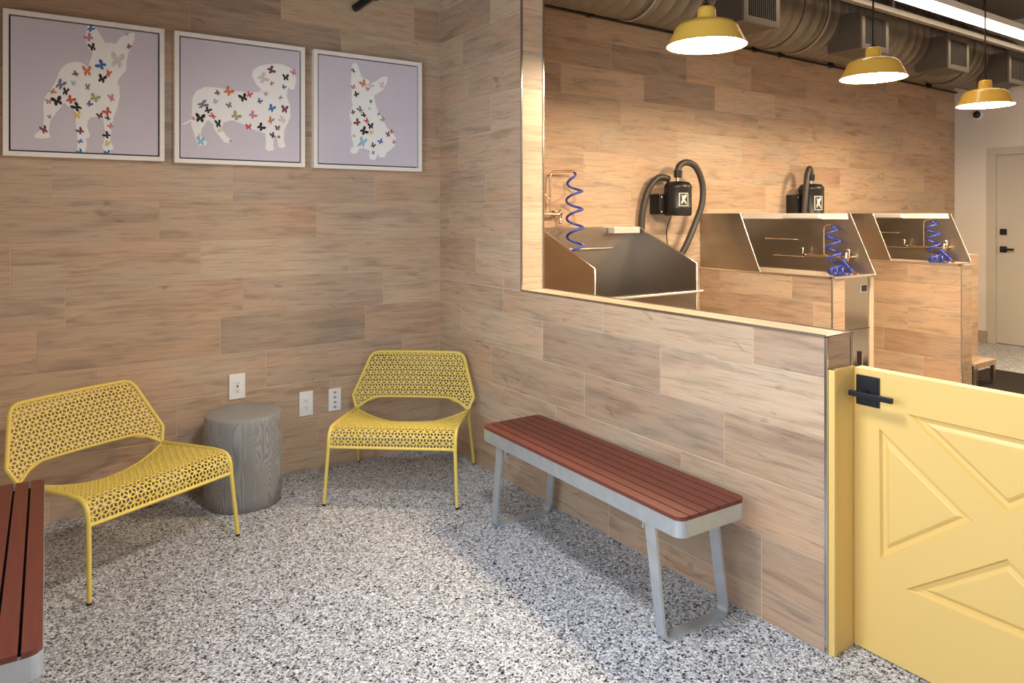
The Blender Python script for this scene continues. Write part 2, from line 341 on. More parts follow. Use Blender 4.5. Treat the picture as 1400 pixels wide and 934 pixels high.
# front and side walls with the shop windows that let the daylight in
wfr = MB().box((XW-.2, YF-.2, 0), (-2.45, YF, CZ)).box((-2.45, YF-.2, 0), (1.3, YF, .25)).box((-2.45, YF-.2, 2.4), (1.3, YF, CZ)).build('wall_front', 'white_wall')
wfb = MB().box((1.3, YF-.2, 0), (XF+.2, YF, CZ)).build('wall_bath', mat('brown_wall_paint', srgb(168, 128, 96), .6, noise=.04)); tag(wfb, 'brown wall of the bath room behind the viewer', 'wall', kind='structure')
tag(wfr, 'white wall around the shop front window behind the viewer', 'wall', kind='structure')
ws = MB().box((XW-.2, YF, 0), (XW, .2, .95)).box((XW-.2, YF, 2.35), (XW, .2, CZ)).box((XW-.2, -1.45, .95), (XW, .2, 2.35)).box((XW-.2, YF, .95), (XW, -5.05, 2.35)).build('wall_side', 'white_wall')
tag(ws, 'white wall around the side window left of the short bench', 'wall', kind='structure')
def window(n, a, b, ax, m, label):
    w = thing('window_%d' % n, a, label, 'window'); tag(w, kind='structure'); a = Vector(a); b = Vector(b)
    fr = MB(); t = .05
    L = (b-a)[ax]; vec = lambda s, z, d: Vector((a.x+s, a.y+d, z)) if ax == 0 else Vector((a.x+d, a.y+s, z))
    for i in range(m+1):
        s = L*i/m; sgn = 1 if L > 0 else -1; s0 = s-(t/2)*sgn
        fr.box(vec(max(0, abs(s0))*sgn, a.z, -.03), vec(min(abs(L), abs(s0)+t)*sgn, b.z, .03))
    fr.box(vec(0, a.z, -.03), vec(L, a.z+t, .03)).box(vec(0, b.z-t, -.03), vec(L, b.z, .03))
    fr.build('window_frame', 'blackm', w, a)
    for i in range(m):
        MB().box(vec(L*i/m, a.z+.03, -.004), vec(L*(i+1)/m, b.z-.03, .004)).build('pane', 'glass', w, a)
window(1, (XW-.1, -5.05, .95), (XW-.1, -1.45, 2.35), 1, 3, 'tall side window with dark frame left of the short bench')
window(2, (-2.45, YF-.1, .25), (1.3, YF-.1, 2.4), 0, 3, 'wide shop front window with dark frame behind the viewer')
# ------------------------------------------------------------------ pictures
def butterfly(c, s, ang, col):
    w = [(0,.12),(.25,.55),(.62,.72),(.80,.45),(.62,.10),(.36,.0),(.58,-.22),(.48,-.62),(.2,-.55),(0,-.2)]
    full = w+[(-x, y) for x, y in reversed(w[1:-1])]; ca, sa = math.cos(ang), math.sin(ang); fx = random.uniform(.55, 1)
    return [(c[0]+s*(x*fx*ca-y*sa), c[1]+s*(x*fx*sa+y*ca)) for x, y in full]
BC = dict(b=(58, 112, 176), k=(40, 34, 36), r=(206, 82, 70), o=(214, 128, 88), p=(206, 130, 146), l=(150, 196, 222), g=(170, 172, 120), y=(222, 200, 120), n=(84, 88, 150), d=(120, 62, 66), s=(128, 126, 138), w=(222, 208, 208))
BM = {k: mat('print_'+k, srgb(*v), .7, noise=.1, nscale=80) for k, v in BC.items()}
def picture(x0, x1, z0, z1, crop, sc, sil, bfl, label):
    t = thing('framed_picture', ((x0+x1)/2, 0, z0), label, 'picture', group='dog pictures on the tile wall'); og = ((x0+x1)/2, 0, z0)
    D = .042; fw = .022
    f = MB()
    for a, b in [((x0,0,z0),(x0+fw,-D,z1)), ((x1-fw,0,z0),(x1,-D,z1)), ((x0+fw,0,z0),(x1-fw,-D,z0+fw)), ((x0+fw,0,z1-fw),(x1-fw,-D,z1))]: f.box(a, b, .0015)
    f.build('frame', 'frame_white', t, og)
    MB().box((x0+fw, -.001, z0+fw), (x1-fw, -.012, z1-fw)).build('backing', 'frame_gap', t, og)
    g = .007; cy = -.034
    cv = MB().box((x0+fw+g, -.010, z0+fw+g), (x1-fw-g, cy, z1-fw-g), .001).build('canvas', 'canvas', t, og)
    def pp(x, y):
        v = onY(crop[0]+x/sc, crop[1]+y/sc, cy)
        return (min(max(v.x, x0+fw+g), x1-fw-g), min(max(v.z, z0+fw+g), z1-fw-g))
    def flat(poly, y, th): return MB().prism([(x, y, z) for x, z in poly], (0, -th, 0))
    flat([pp(*p) for p in sil], cy, .0008).build('dog_silhouette', 'dogwhite', cv, og)
    for x, y, s, c in bfl:
        px_, pz_ = pp(x, y); ss = s/sc*.0047
        o = flat(butterfly((px_, pz_), ss, random.uniform(-1.1, 1.1), c), cy-.0008, .0005).build('butterfly', BM[c], cv, og)
S1 = [(478,140),(515,140),(545,185),(575,235),(605,232),(632,240),(655,205),(700,180),(735,178),(733,215),(712,265),(697,300),(690,340),(688,385),(655,420),(640,450),(650,470),(655,530),(640,590),(620,640),(608,700),(603,770),(620,810),(605,822),(603,850),(570,850),(565,820),(558,800),(568,760),(572,720),(563,650),(530,640),(495,640),(480,660),(475,690),(492,740),(488,752),(468,755),(475,790),(470,810),(462,845),(425,848),(420,820),(424,770),(415,700),(412,620),(400,590),(370,580),(350,560),(330,590),(295,630),(275,660),(265,715),(275,750),(230,757),(190,752),(187,738),(215,715),(235,690),(240,640),(235,580),(245,530),(280,480),(305,440),(325,385),(360,350),(405,335),(445,342),(480,365),(492,330),(505,290),(485,265),(470,230),(468,190)]
B1 = [(495,158,22,'b'),(485,205,22,'p'),(503,258,24,'k'),(703,255,16,'d'),(693,187,12,'l'),(640,330,48,'w'),(552,355,26,'b'),(475,388,32,'o'),(413,403,17,'d'),(592,402,22,'r'),(557,430,26,'k'),(400,455,16,'l'),(478,475,20,'s'),(330,462,32,'s'),(358,500,24,'k'),(288,500,18,'o'),(385,545,24,'r'),(265,555,16,'p'),(312,552,28,'k'),(418,585,28,'k'),(517,535,24,'g'),(488,567,16,'n'),(608,535,24,'p'),(585,610,22,'r'),(545,632,18,'d'),(588,645,16,'k'),(420,628,22,'y'),(603,688,16,'p'),(438,715,20,'d'),(583,738,20,'k'),(240,708,24,'d'),(437,772,16,'b'),(585,785,20,'y'),(438,830,18,'b'),(586,836,18,'b'),(270,638,11,'s')]
S2 = [(70,565),(105,550),(122,530),(122,480),(125,430),(145,395),(185,375),(230,375),(290,383),(350,395),(420,402),(470,400),(482,388),(455,360),(432,315),(440,285),(470,265),(510,258),(550,253),(590,258),(630,275),(655,300),(662,340),(652,385),(635,390),(620,375),(612,420),(630,470),(632,530),(612,575),(600,600),(598,650),(608,680),(590,692),(570,685),(563,640),(555,620),(545,640),(545,680),(548,700),(520,708),(502,695),(505,660),(503,615),(440,595),(380,565),(330,545),(285,560),(275,590),(305,630),(328,650),(322,665),(290,662),(262,625),(235,590),(232,565),(205,545),(180,580),(168,610),(175,640),(200,660),(195,675),(155,680),(148,665),(135,620),(120,580),(118,550),(100,562),(80,570)]
B2 = [(532,287,24,'d'),(648,300,20,'p'),(608,325,22,'k'),(490,330,32,'w'),(535,357,15,'r'),(598,375,14,'n'),(312,397,28,'o'),(255,405,16,'d'),(420,415,20,'r'),(388,430,26,'k'),(505,410,14,'g'),(580,430,14,'s'),(473,448,16,'n'),(243,450,16,'l'),(178,465,32,'s'),(205,495,20,'k'),(315,470,18,'s'),(535,485,24,'b'),(602,490,26,'d'),(437,520,22,'p'),(350,525,26,'g'),(230,525,22,'r'),(165,535,28,'k'),(130,538,12,'p'),(530,548,24,'o'),(590,545,26,'w'),(258,565,26,'k'),(415,580,18,'r'),(480,583,24,'k'),(565,587,16,'d'),(540,625,20,'k'),(572,633,10,'k'),(265,600,16,'y'),(168,655,28,'l'),(160,628,14,'w'),(321,655,9,'s')]
S3 = [(948,290),(950,260),(962,248),(978,258),(992,295),(1002,325),(1030,335),(1050,355),(1075,345),(1105,322),(1137,322),(1132,350),(1110,390),(1080,410),(1065,420),(1072,460),(1085,500),(1110,540),(1130,585),(1160,610),(1178,640),(1175,675),(1150,700),(1128,715),(1120,738),(1095,740),(1082,722),(1078,735),(1070,752),(1045,750),(1038,728),(1045,705),(1010,690),(985,695),(980,715),(955,722),(940,708),(945,690),(960,680),(950,640),(945,600),(950,560),(938,530),(942,495),(955,470),(948,440),(950,400),(945,350)]
B3 = [(957,290,18,'n'),(1008,357,24,'o'),(1045,365,22,'w'),(958,375,16,'p'),(972,413,20,'k'),(1030,385,14,'p'),(1105,365,24,'w'),(1048,450,13,'d'),(1040,487,12,'l'),(992,492,24,'s'),(1012,520,20,'k'),(955,505,16,'d'),(1088,515,12,'s'),(1110,542,18,'g'),(1027,550,18,'r'),(978,558,22,'d'),(1047,577,22,'k'),(1012,603,28,'k'),(1050,610,16,'y'),(1137,620,20,'d'),(1155,605,14,'r'),(960,628,10,'g'),(1005,660,34,'l'),(1098,657,18,'b'),(1060,677,18,'d'),(1168,660,16,'p'),(1060,715,14,'b'),(985,675,12,'l')]
picture(-2.270, -1.600, 1.727, 2.397, (0,0), 3.991, S1, B1, 'white framed picture of a standing dog with upright ears covered in butterflies')
picture(-1.553, -.879, 1.723, 2.397, (230,20), 3.784, S2, B2, 'white framed picture of a long low dachshund shape covered in butterflies')
picture(-.828, -.145, 1.722, 2.396, (230,20), 3.784, S3, B3, 'white framed picture of a small sitting dog shape covered in butterflies')
# ------------------------------------------------------------------ wall plates
def plate(x0, x1, z0, z1, kind, label):
    xc, zc = (x0+x1)/2, (z0+z1)/2
    t = thing('wall_outlet' if kind < 3 else 'data_outlet', (xc, 0, z0), label, 'outlet', group='white plates on the tile wall'); og = (xc, 0, z0)
    pl = MB().box((x0, 0, z0), (x1, -.007, z1), .002).build('cover_plate', 'white', t, og)
    if kind < 3:
        MB().box((xc-.018, -.006, zc-.034), (xc+.018, -.0095, zc+.034), .001).build('receptacle', 'white', t, og)
        for dz in (-.018, .018):
            for dx in (-.007, .006): MB().box((xc+dx-.0012, -.0094, zc+dz-.004), (xc+dx+.0012, -.0100, zc+dz+.005)).build('slot', 'slot', t, og)
            MB().lathe([(0,-.0100),(.0028,-.0100),(.0028,-.0094)], 10, (xc, 0, zc+dz-.010), 'y').build('ground_hole', 'slot', t, og)
        if kind == 1: MB().box((xc-.006, -.0094, zc-.004), (xc+.006, -.0102, zc-.0005)).box((xc-.006, -.0094, zc+.0005), (xc+.006, -.0102, zc+.004)).build('test_button', 'slot', t, og)
    else:
        for dz in (-.042, -.014, .014, .042): MB().box((xc-.008, -.0065, zc+dz-.006), (xc+.008, -.0085, zc+dz+.006), .001).box((xc-.004, -.0084, zc+dz-.003), (xc+.004, -.009, zc+dz+.003)).build('jack', 'slot' if 0 else 'base', t, og)
plate(-1.279, -1.196, .465, .600, 1, 'white outlet plate on the wall just above the grey stool')
plate(-.900, -.822, .315, .453, 2, 'white outlet plate on the wall right of the grey stool')
plate(-.729, -.655, .318, .447, 3, 'white plate with four small jacks beside the corner chair')
# ------------------------------------------------------------------ stool
t = thing('drum_stool', (-1.262, -.234, 0), 'grey carved wood grain drum stool between the yellow chairs', 'stool')
MB().lathe([(0,0),(.178,0),(.184,.004),(.188,.06),(.191,.2),(.190,.34),(.187,.42),(.185,.444),(.182,.4505),(.176,.453),(.12,.4535),(0,.4535)], 64).build('drum_body', 'stool', t)
# ------------------------------------------------------------------ benches
def bench_parts(t, L=1.28, Wd=.335, H=.455, tag_plate=False):
    """long axis along local y, centred"""
    def rr(hx, hy, r, n=5):
        out = []
        for sx, sy, a0 in ((1,1,0),(-1,1,90),(-1,-1,180),(1,-1,270)):
            for k in range(n+1):
                a = R(a0+90*k/n); out.append((sx*(hx-r)+r*math.cos(a), sy*(hy-r)+r*math.sin(a)))
        return out
    o = rr(Wd/2, L/2, .035); i = rr(Wd/2-.008, L/2-.008, .028); n = len(o); zt, zb = H-.014, H-.070
    vs = [(x,y,zb) for x,y in o]+[(x,y,zt) for x,y in o]+[(x,y,zt) for x,y in i]+[(x,y,zb) for x,y in i]
    fs = [(a*n+k, a*n+(k+1) % n, ((a+1) % 4)*n+(k+1) % n, ((a+1) % 4)*n+k) for a in range(4) for k in range(n)]
    MB().add(vs, fs).build('apron', 'galv', t)
    ns = 7; g = .007; sw = (Wd-.004-(ns-1)*g)/ns
    def inside(x):   # end of the slat follows the rounded corner
        r = .035; ax = abs(x)-(Wd/2-r); return L/2-.002-(r-math.sqrt(max(0, r*r-ax*ax)) if ax > 0 else 0)
    for k in range(ns):
        x0 = -Wd/2+.002+k*(sw+g); xs = [x0+sw*j/4 for j in range(5)]
        poly = [(x, inside(x), H-.018) for x in xs]+[(x, -inside(x), H-.018) for x in reversed(xs)]
        b = MB().prism(poly, (0,0,.018)); ob = b.build('slat', 'slat', t)
    MB().box((-Wd/2+.012, -L/2+.03, H-.021), (Wd/2-.012, L/2-.03, H-.0185)).build('gap_shade_sheet', 'rubber', t)  # black sheet stands in for the shade in the gaps between slats
    for sy in (-1, 1):
        y0 = sy*(L/2-.155); y1 = sy*(L/2-.095)
        fx, bx = -Wd/2+.012, Wd/2-.012
        lp = MB()
        P = [(fx, y0, zb+.03), (fx-.0, y1, .0065), (bx, y1, .0065), (bx, y0, zb+.03)]
        path = fillet(P, .03, 5)
        # flat bar 36 mm wide along y, 9 mm thick
        m = len(path); vs = []
        for q in range(m):
            a = path[max(q-1, 0)]; c = path[min(q+1, m-1)]; tg = (c-a); tg.y = 0; tg.normalize(); nr = Vector((tg.z, 0, -tg.x))
            hw = .020 if .1 < path[q].z < .3 else .020
            if path[q].z > .3: hw = .026
            for s, w in ((-1,-hw),(-1,hw),(1,hw),(1,-hw)): vs.append(path[q]+nr*(.0055*s)+Vector((0,w,0)))
        fs = [(q*4+k, q*4+(k+1) % 4, q*4+4+(k+1) % 4, q*4+4+k) for q in range(m-1) for k in range(4)]+[(0,1,2,3), ((m-1)*4+3, (m-1)*4+2, (m-1)*4+1, (m-1)*4)]
        lp.add(vs, fs); lp.build('leg_loop', 'galv', t)
        yy = sy*(L/2-.19)
        MB().tube([(fx, yy, zb-.025), (bx, yy, zb-.025)], .0055, 8).tube([(fx+.004, yy, zb-.025), (fx+.004, yy, zb+.02)], .0045, 8).tube([(bx-.004, yy, zb-.025), (bx-.004, yy, zb+.02)], .0045, 8).build('cross_rod', 'galv', t)
t = thing('long_bench', (-.232, -1.765, 0), 'red brown slatted bench on galvanised loop legs along the half wall', 'bench', R(-1.2), 'slatted benches')
bench_parts(t)
t = thing('long_bench', (-2.316, -1.415, 0), 'red brown slatted bench cut off by the left edge of the photo', 'bench', R(-1.7), 'slatted benches')
bench_parts(t)
# ------------------------------------------------------------------ mesh chairs
def make_chair():
    t = thing('mesh_lounge_chair', (0,0,0), 'x', 'chair', group='yellow mesh lounge chairs')
    hw = .322; zj = .346; yj = .177; RT_ = .0095
    # seat profile (y, z): apron bottom, waterfall edge, back edge
    prof = [Vector(p) for p in [(-.320, .284), (-.316, .325), (-.306, .350), (-.288, .366), (-.262, .373), (-.20, .373), (-.05, .363), (.08, .353), (yj, zj)]]
    cum = [0]
    for a, b in zip(prof[:-1], prof[1:]): cum.append(cum[-1]+(b-a).length)
    TL = cum[-1]
    def seat(x, s):
        s = min(max(s, 0), TL); i = 0
        while i < len(cum)-2 and s > cum[i+1]: i += 1
        f = (s-cum[i])/(cum[i+1]-cum[i]); p = prof[i].lerp(prof[i+1], f)
        u = max(0, (s-.13)/(TL-.13)); sag = .062*u**1.3*(1-(x/hw)**2); yb_ = -.07*max(0, u-.55)/.45*(1-(x/hw)**2)
        return Vector((x, p.x+yb_, p.y-sag))
    def back(x, w):
        c = 1-(x/.35)**2
        return Vector((x, yj+.004+w*.49+.032*c*min(1, w/.08+.4), zj+w*.90))
    kx, kw = .350, .072; tx, tw = .272, .325; bx_, bw = .240, .064
    A = .0192
    def rhombs(u0, u1, v0, v1):
        s3 = math.sqrt(3); e1 = Vector((A*s3, 0)); e2 = Vector((A*s3/2, A*1.5)); out = []
        d = [Vector((A*math.cos(R(30+60*k)), A*math.sin(R(30+60*k)))) for k in range(6)]
        nj = int((v1-v0)/(A*1.5))+3
        for j in range(-2, nj):
            for i in range(-3-j, int((u1-u0)/(A*s3))+4):
                c = Vector((u0, v0))+e1*i+e2*j
                if c.x < u0-2*A or c.x > u1+2*A: continue
                for k in (0, 2, 4): out.append([c, c+d[k], c+d[k]+d[(k+1) % 6] if 0 else c+d[k]+d[(k+2) % 6]*0+d[(k+1) % 6], c+d[(k+1) % 6]])
        return out
    def lattice(name, rb, clamp, mp):
        vs = []; fs = []
        for q in rb:
            p = [clamp(x) for x in q]
            ar = abs((p[2]-p[0]).cross(p[3]-p[1]))/2
            if ar < .12*A*A*.866: continue
            cen = sum(p, Vector((0,0)))/4; k = .68; n = len(vs)
            for x in p: vs.append(mp(*x))
            for x in p: vs.append(mp(*(cen+(x-cen)*k)))
            for i in range(4): fs.append((n+i, n+(i+1) % 4, n+4+(i+1) % 4, n+4+i))
        b = MB().add(vs, fs); o = b.build(name, 'yellow', t, fix=False)
        md = o.modifiers.new('solid', 'SOLIDIFY'); md.thickness = .0032; md.offset = 0
        return o
    lattice('seat_mesh', rhombs(-hw, hw, 0, TL), lambda p: Vector((min(max(p.x, -hw), hw), min(max(p.y, 0), TL))), seat)
    poly = [Vector(p) for p in [(-hw, 0), (-kx, kw), (-tx, tw), (tx, tw), (kx, kw), (hw, 0), (bx_, bw), (-bx_, bw)]]
    def inpoly(p):
        c = False; n = len(poly)
        for i in range(n):
            a, b = poly[i], poly[i-1]
            if (a.y > p.y) != (b.y > p.y) and p.x < (b.x-a.x)*(p.y-a.y)/(b.y-a.y)+a.x: c = not c
        return c
    def clampb(p):
        if inpoly(p): return p
        best = None
        for i in range(len(poly)):
            a, b = poly[i-1], poly[i]; ab = b-a; tt = min(1, max(0, (p-a).dot(ab)/ab.dot(ab))); q = a+ab*tt; dd = (q-p).length
            if best is None or dd < best[0]: best = (dd, q)
        return best[1]
    lattice('backrest_mesh', rhombs(-kx, kx, 0, tw), clampb, back)
    # tubular frame
    NB = 14
    def bline(a, b, n=NB): return [back(*(Vector(a).lerp(Vector(b), i/n))) for i in range(n+1)]
    up = fillet([back(-hw, 0), back(-kx, kw), back(-tx, tw)], .03)[:-1]
    top = []
    cr = fillet([(-kx, kw, 0), (-tx, tw, 0), (tx, tw, 0), (kx, kw, 0)], .045, 6)
    full = []
    for i in range(len(cr)-1):
        n = 14 if (cr[i+1]-cr[i]).length > .2 else 1
        for k in range(n): p = cr[i].lerp(cr[i+1], k/n); full.append(back(p.x, p.y))
    full.append(back(kx, kw))
    MB().tube([back(-hw, 0)]+full+[back(hw, 0)], RT_, 10).build('backrest_frame', 'yellow', t)
    cr = fillet([(-hw, 0, 0), (-bx_, bw, 0), (bx_, bw, 0), (hw, 0, 0)], .05, 6); low = []
    for i in range(len(cr)-1):
        n = 12 if (cr[i+1]-cr[i]).length > .2 else 1
        for k in range(n): p = cr[i].lerp(cr[i+1], k/n); low.append(back(p.x, p.y))
    low.append(back(hw, 0))
    MB().tube(low, .0075, 8).build('lower_back_rail', 'yellow', t)
    MB().tube([seat(-hw+2*hw*i/10, 0) for i in range(11)], .0075, 8).build('front_rail', 'yellow', t)
    MB().tube([seat(-hw+2*hw*i/16, TL) for i in range(17)], .006, 8).build('seat_back_rail', 'yellow', t)
    for s in (-1, 1):
        MB().tube([seat(s*hw, TL*i/24) for i in range(25)], RT_, 10).build('seat_side_rail', 'yellow', t)
        lg = MB().tube([(s*.336, -.349, .004), (s*hw, -.320, .284)], [.0085, RT_], 10).build('leg', 'yellow', t)
        MB().lathe([(0,0),(.0085,0),(.0095,.003),(.0095,.010),(0,.010)], 12, (s*.336, -.349, 0)).build('foot_glide', 'rubber', lg)
        lg = MB().tube([(s*.342, .298, .004), (s*hw, yj+.004, zj)], [.0085, RT_], 10).build('leg', 'yellow', t)
        MB().lathe([(0,0),(.0085,0),(.0095,.003),(.0095,.010),(0,.010)], 12, (s*.342, .298, 0)).build('foot_glide', 'rubber', lg)
    return t
c1 = make_chair(); c1.location = (-.468, -.466, 0); c1.rotation_euler.z = R(-38.2); c1['label'] = 'yellow mesh lounge chair in the corner between the two tile walls'
c2 = copy_tree(c1); c2.location = (-1.843, -.475, 0); c2.rotation_euler.z = R(25.7); c2['label'] = 'yellow mesh lounge chair left of the grey stool under the first pictures'
# ------------------------------------------------------------------ gate
GX = .125
t = thing('gate_post', (.07, YE, 0), 'yellow painted post board on the end of the half wall', 'post')
MB().box((.006, YE-.0035, 0), (GX+.012, YE-.020, .945), .002).build('board', 'gate', t, (.07, YE, 0))
MB().box((.004, YE-.0035, 0), (.022, YE-.026, .945), .002).build('stop_strip', 'gate', t, (.07, YE, 0))
gy0, gy1, gz0, gz1 = YE-.024, -3.615, .006, .943
t = thing('gate', (GX+.02, gy0, 0), 'yellow half height gate with cross panels and black lever', 'gate'); og = (GX+.02, gy0, 0)
yc = -3.147
def mir(ps): return [(2*yc-y, z) for y, z in ps]
TR = [[(-2.769, .765), (-2.773, .319), (-3.064, .549)], [(-2.852, .828), (yc, .602), (2*yc+2.852, .828)], [(-2.845, .258), (yc, .478), (2*yc+2.845, .258)]]
TR.append(mir(TR[0]))
bm = bmesh.new(); ed = []
for lp in [[(gy0, gz0), (gy1, gz0), (gy1, gz1), (gy0, gz1)]]+TR:
    vv = [bm.verts.new((GX, y, z)) for y, z in lp]
    for i in range(len(vv)): ed.append(bm.edges.new((vv[i], vv[(i+1) % len(vv)])))
bmesh.ops.triangle_fill(bm, edges=ed, use_beauty=True)
b = MB().frombm(bm)
n0 = len(b.v)
b.box((GX+.0125, gy0, gz0), (GX+.045, gy1, gz1))
for (ya, za), (yb_, zb_) in [((gy0,gz0),(gy1,gz0)),((gy1,gz0),(gy1,gz1)),((gy1,gz1),(gy0,gz1)),((gy0,gz1),(gy0,gz0))]:
    b.add([(GX,ya,za),(GX,yb_,zb_),(GX+.0125,yb_,zb_),(GX+.0125,ya,za)], [(0,1,2,3)])
b.build('gate_slab', 'gate', t, og)
def inset(tri, d):
    P = [Vector(p) for p in tri]; c = sum(P, Vector((0,0)))/3; per = sum((P[i]-P[i-1]).length for i in range(3)); ar = abs((P[1]-P[0]).cross(P[2]-P[0]))/2
    r = 2*ar/per; inc = Vector((0,0))
    for i in range(3): inc += P[i]*(P[(i+1) % 3]-P[(i+2) % 3]).length
    inc /= per; return [inc+(p-inc)*(1-d/r) for p in P]
for tri in TR:
    rings = [(0, 0), (.004, .0), (.010, .011), (.022, .012), (.030, .006), (.034, .004)]
    vs = []
    for d_, dep in rings: vs += [(GX+dep, p.x, p.y) for p in inset(tri, d_)]
    fs = [(i*3+k, i*3+(k+1) % 3, i*3+3+(k+1) % 3, i*3+3+k) for i in range(len(rings)-1) for k in range(3)]+[tuple(len(rings)*3-3+k for k in range(3))]
    MB().add(vs, fs).build('panel', 'gate', t, og)
hd = MB().box((GX-.008, -2.698, .822), (GX, -2.777, .922), .003).box((GX-.012, -2.704, .829), (GX-.007, -2.771, .915), .003).build('latch_plate', 'blackm', t, og)
MB().tube([(GX-.008, -2.738, .868), (GX-.05, -2.738, .868)], .012, 14).box((GX-.058, -2.700, .858), (GX-.044, -2.845, .876), .003).build('lever', 'blackm', hd, og)
# ------------------------------------------------------------------ dog tubs
def coil(p0, p1, r, turns, rr=.0065, taper=1.0, side=Vector((1,0,0))):
    p0 = Vector(p0); p1 = Vector(p1); ax = (p1-p0); n = int(turns*16); out = []
    a = ax.normalized(); s1 = (side-a*side.dot(a)).normalized(); s2 = a.cross(s1)
    for i in range(n+1):
        f = i/n; an = 2*math.pi*turns*f; k = r*(min(1, f*6))*(1-(1-taper)*f)
        out.append(p0+ax*f+(s1*math.cos(an)+s2*math.sin(an))*k)
    return MB().tube(out, rr, 8)
TH = .006
# tub 1, against the back wall just behind the half wall
og = (1.25, -.28, 0); x0, x1, yf = .783, 1.728, -.591
t = thing('dog_bath', og, 'low stainless dog bath just behind the half wall opening', 'dog bath', group='stainless dog baths')
MB().box((x0+.01, yf+.012, 0), (x1-.01, YB-.005, .70)).build('cabinet_body', 'steel_smooth', t, og)
MB().box((x0+TH, yf+.004, .70), (x1-TH, yf+.012, .915)).build('front_panel', 'steel_smooth', t, og)
MB().box((x0+.02, yf+.02, .70), (x1-.02, YB-.01, .715)).build('basin_floor', 'steel', t, og)
dr_ = MB().lathe([(0,.001),(.03,.001),(.034,0)], 20, (1.1, -.3, .7155)).build('drain', 'steel_edge', t, og)
MB().box((x0, YB-.012, .70), (x1, YB-.004, 1.361)).build('back_panel', 'steel', t, og)
MB().box((x0, YB-.014, 1.357), (x1, YB-.002, 1.365)).build('back_edge', 'steel_edge', t, og)
for xa in (x0, x1-TH):
    P = [(xa, YB-.004, .70), (xa, yf, .70), (xa, yf, 1.114), (xa, YB-.05, 1.361), (xa, YB-.004, 1.361)]
    sp = MB().prism(P, (TH, 0, 0)).build('side_panel', 'steel', t, og)
    MB().tube([(xa+TH/2, yf, .72), (xa+TH/2, yf, 1.114), (xa+TH/2, YB-.05, 1.361), (xa+TH/2, YB-.004, 1.361)], .0042, 6).build('panel_edge', 'steel_edge', sp, og)
MB().box((x0+.0, yf-.03, .912), (x1+.035, yf+.02, .928), .006).build('front_lip', 'steel_edge', t, og)
MB().box((1.44, YB-.085, 1.315), (1.70, YB-.014, 1.36), .003).build('soap_shelf', 'label', t, og)
MB().tube([(1.0, YB-.03, 1.205), (1.47, YB-.03, 1.205)], .0045, 8).build('tether_bar', 'steel_edge', t, og)
for xx in (1.02, 1.22, 1.45): MB().tube([(xx, YB-.014, 1.205), (xx, YB-.03, 1.205)], .004, 8).build('bar_post', 'steel_edge', t, og)
MB().tube([(1.22, yf+.05, .715), (1.22, yf+.05, .76), (1.17, yf+.05, .76), (1.17, yf+.05, .715)], .005, 8).build('basin_hook', 'steel_edge', t, og)
# faucet over tub 1
og = (.86, YB, 1.458)
f = thing('faucet', og, 'wall faucet with tall riser and blue coiled hose above the low bath', 'faucet', group='bath faucets')
MB().tube([(.72, YB-.055, 1.458), (.955, YB-.055, 1.458)], .011, 12).build('mixer_bar', 'brass', f, og)
for xx in (.75, .925): MB().tube([(xx, YB-.001, 1.458), (xx, YB-.055, 1.458)], .010, 10).lathe([(0,-.006),(.026,-.006),(.026,-.001),(0,-.001)], 16, (xx, YB, 1.458), 'y').build('wall_flange', 'brass', f, og)
MB().lathe([(0,-.05),(.016,-.05),(.018,-.035),(.012,-.03),(.012,.02),(.018,.024),(.016,.045),(0,.045)], 14, (.955, YB-.055, 1.44)).build('valve_handle', 'brass', f, og)
MB().tube(fillet([(.862, YB-.055, 1.462), (.862, YB-.055, 1.70), (.872, YB-.055, 1.757), (1.06, YB-.075, 1.762)], .05), .0075, 10).build('riser_pipe', 'brass', f, og)
MB().tube([(.80, YB-.001, 1.64), (.862, YB-.055, 1.56)], .008, 8).build('stay_bracket', 'brass', f, og)
coil((1.06, YB-.075, 1.762), (1.0, YB-.17, 1.175), .058, 4.6, .009).build('coil_hose', 'blue', f, og)
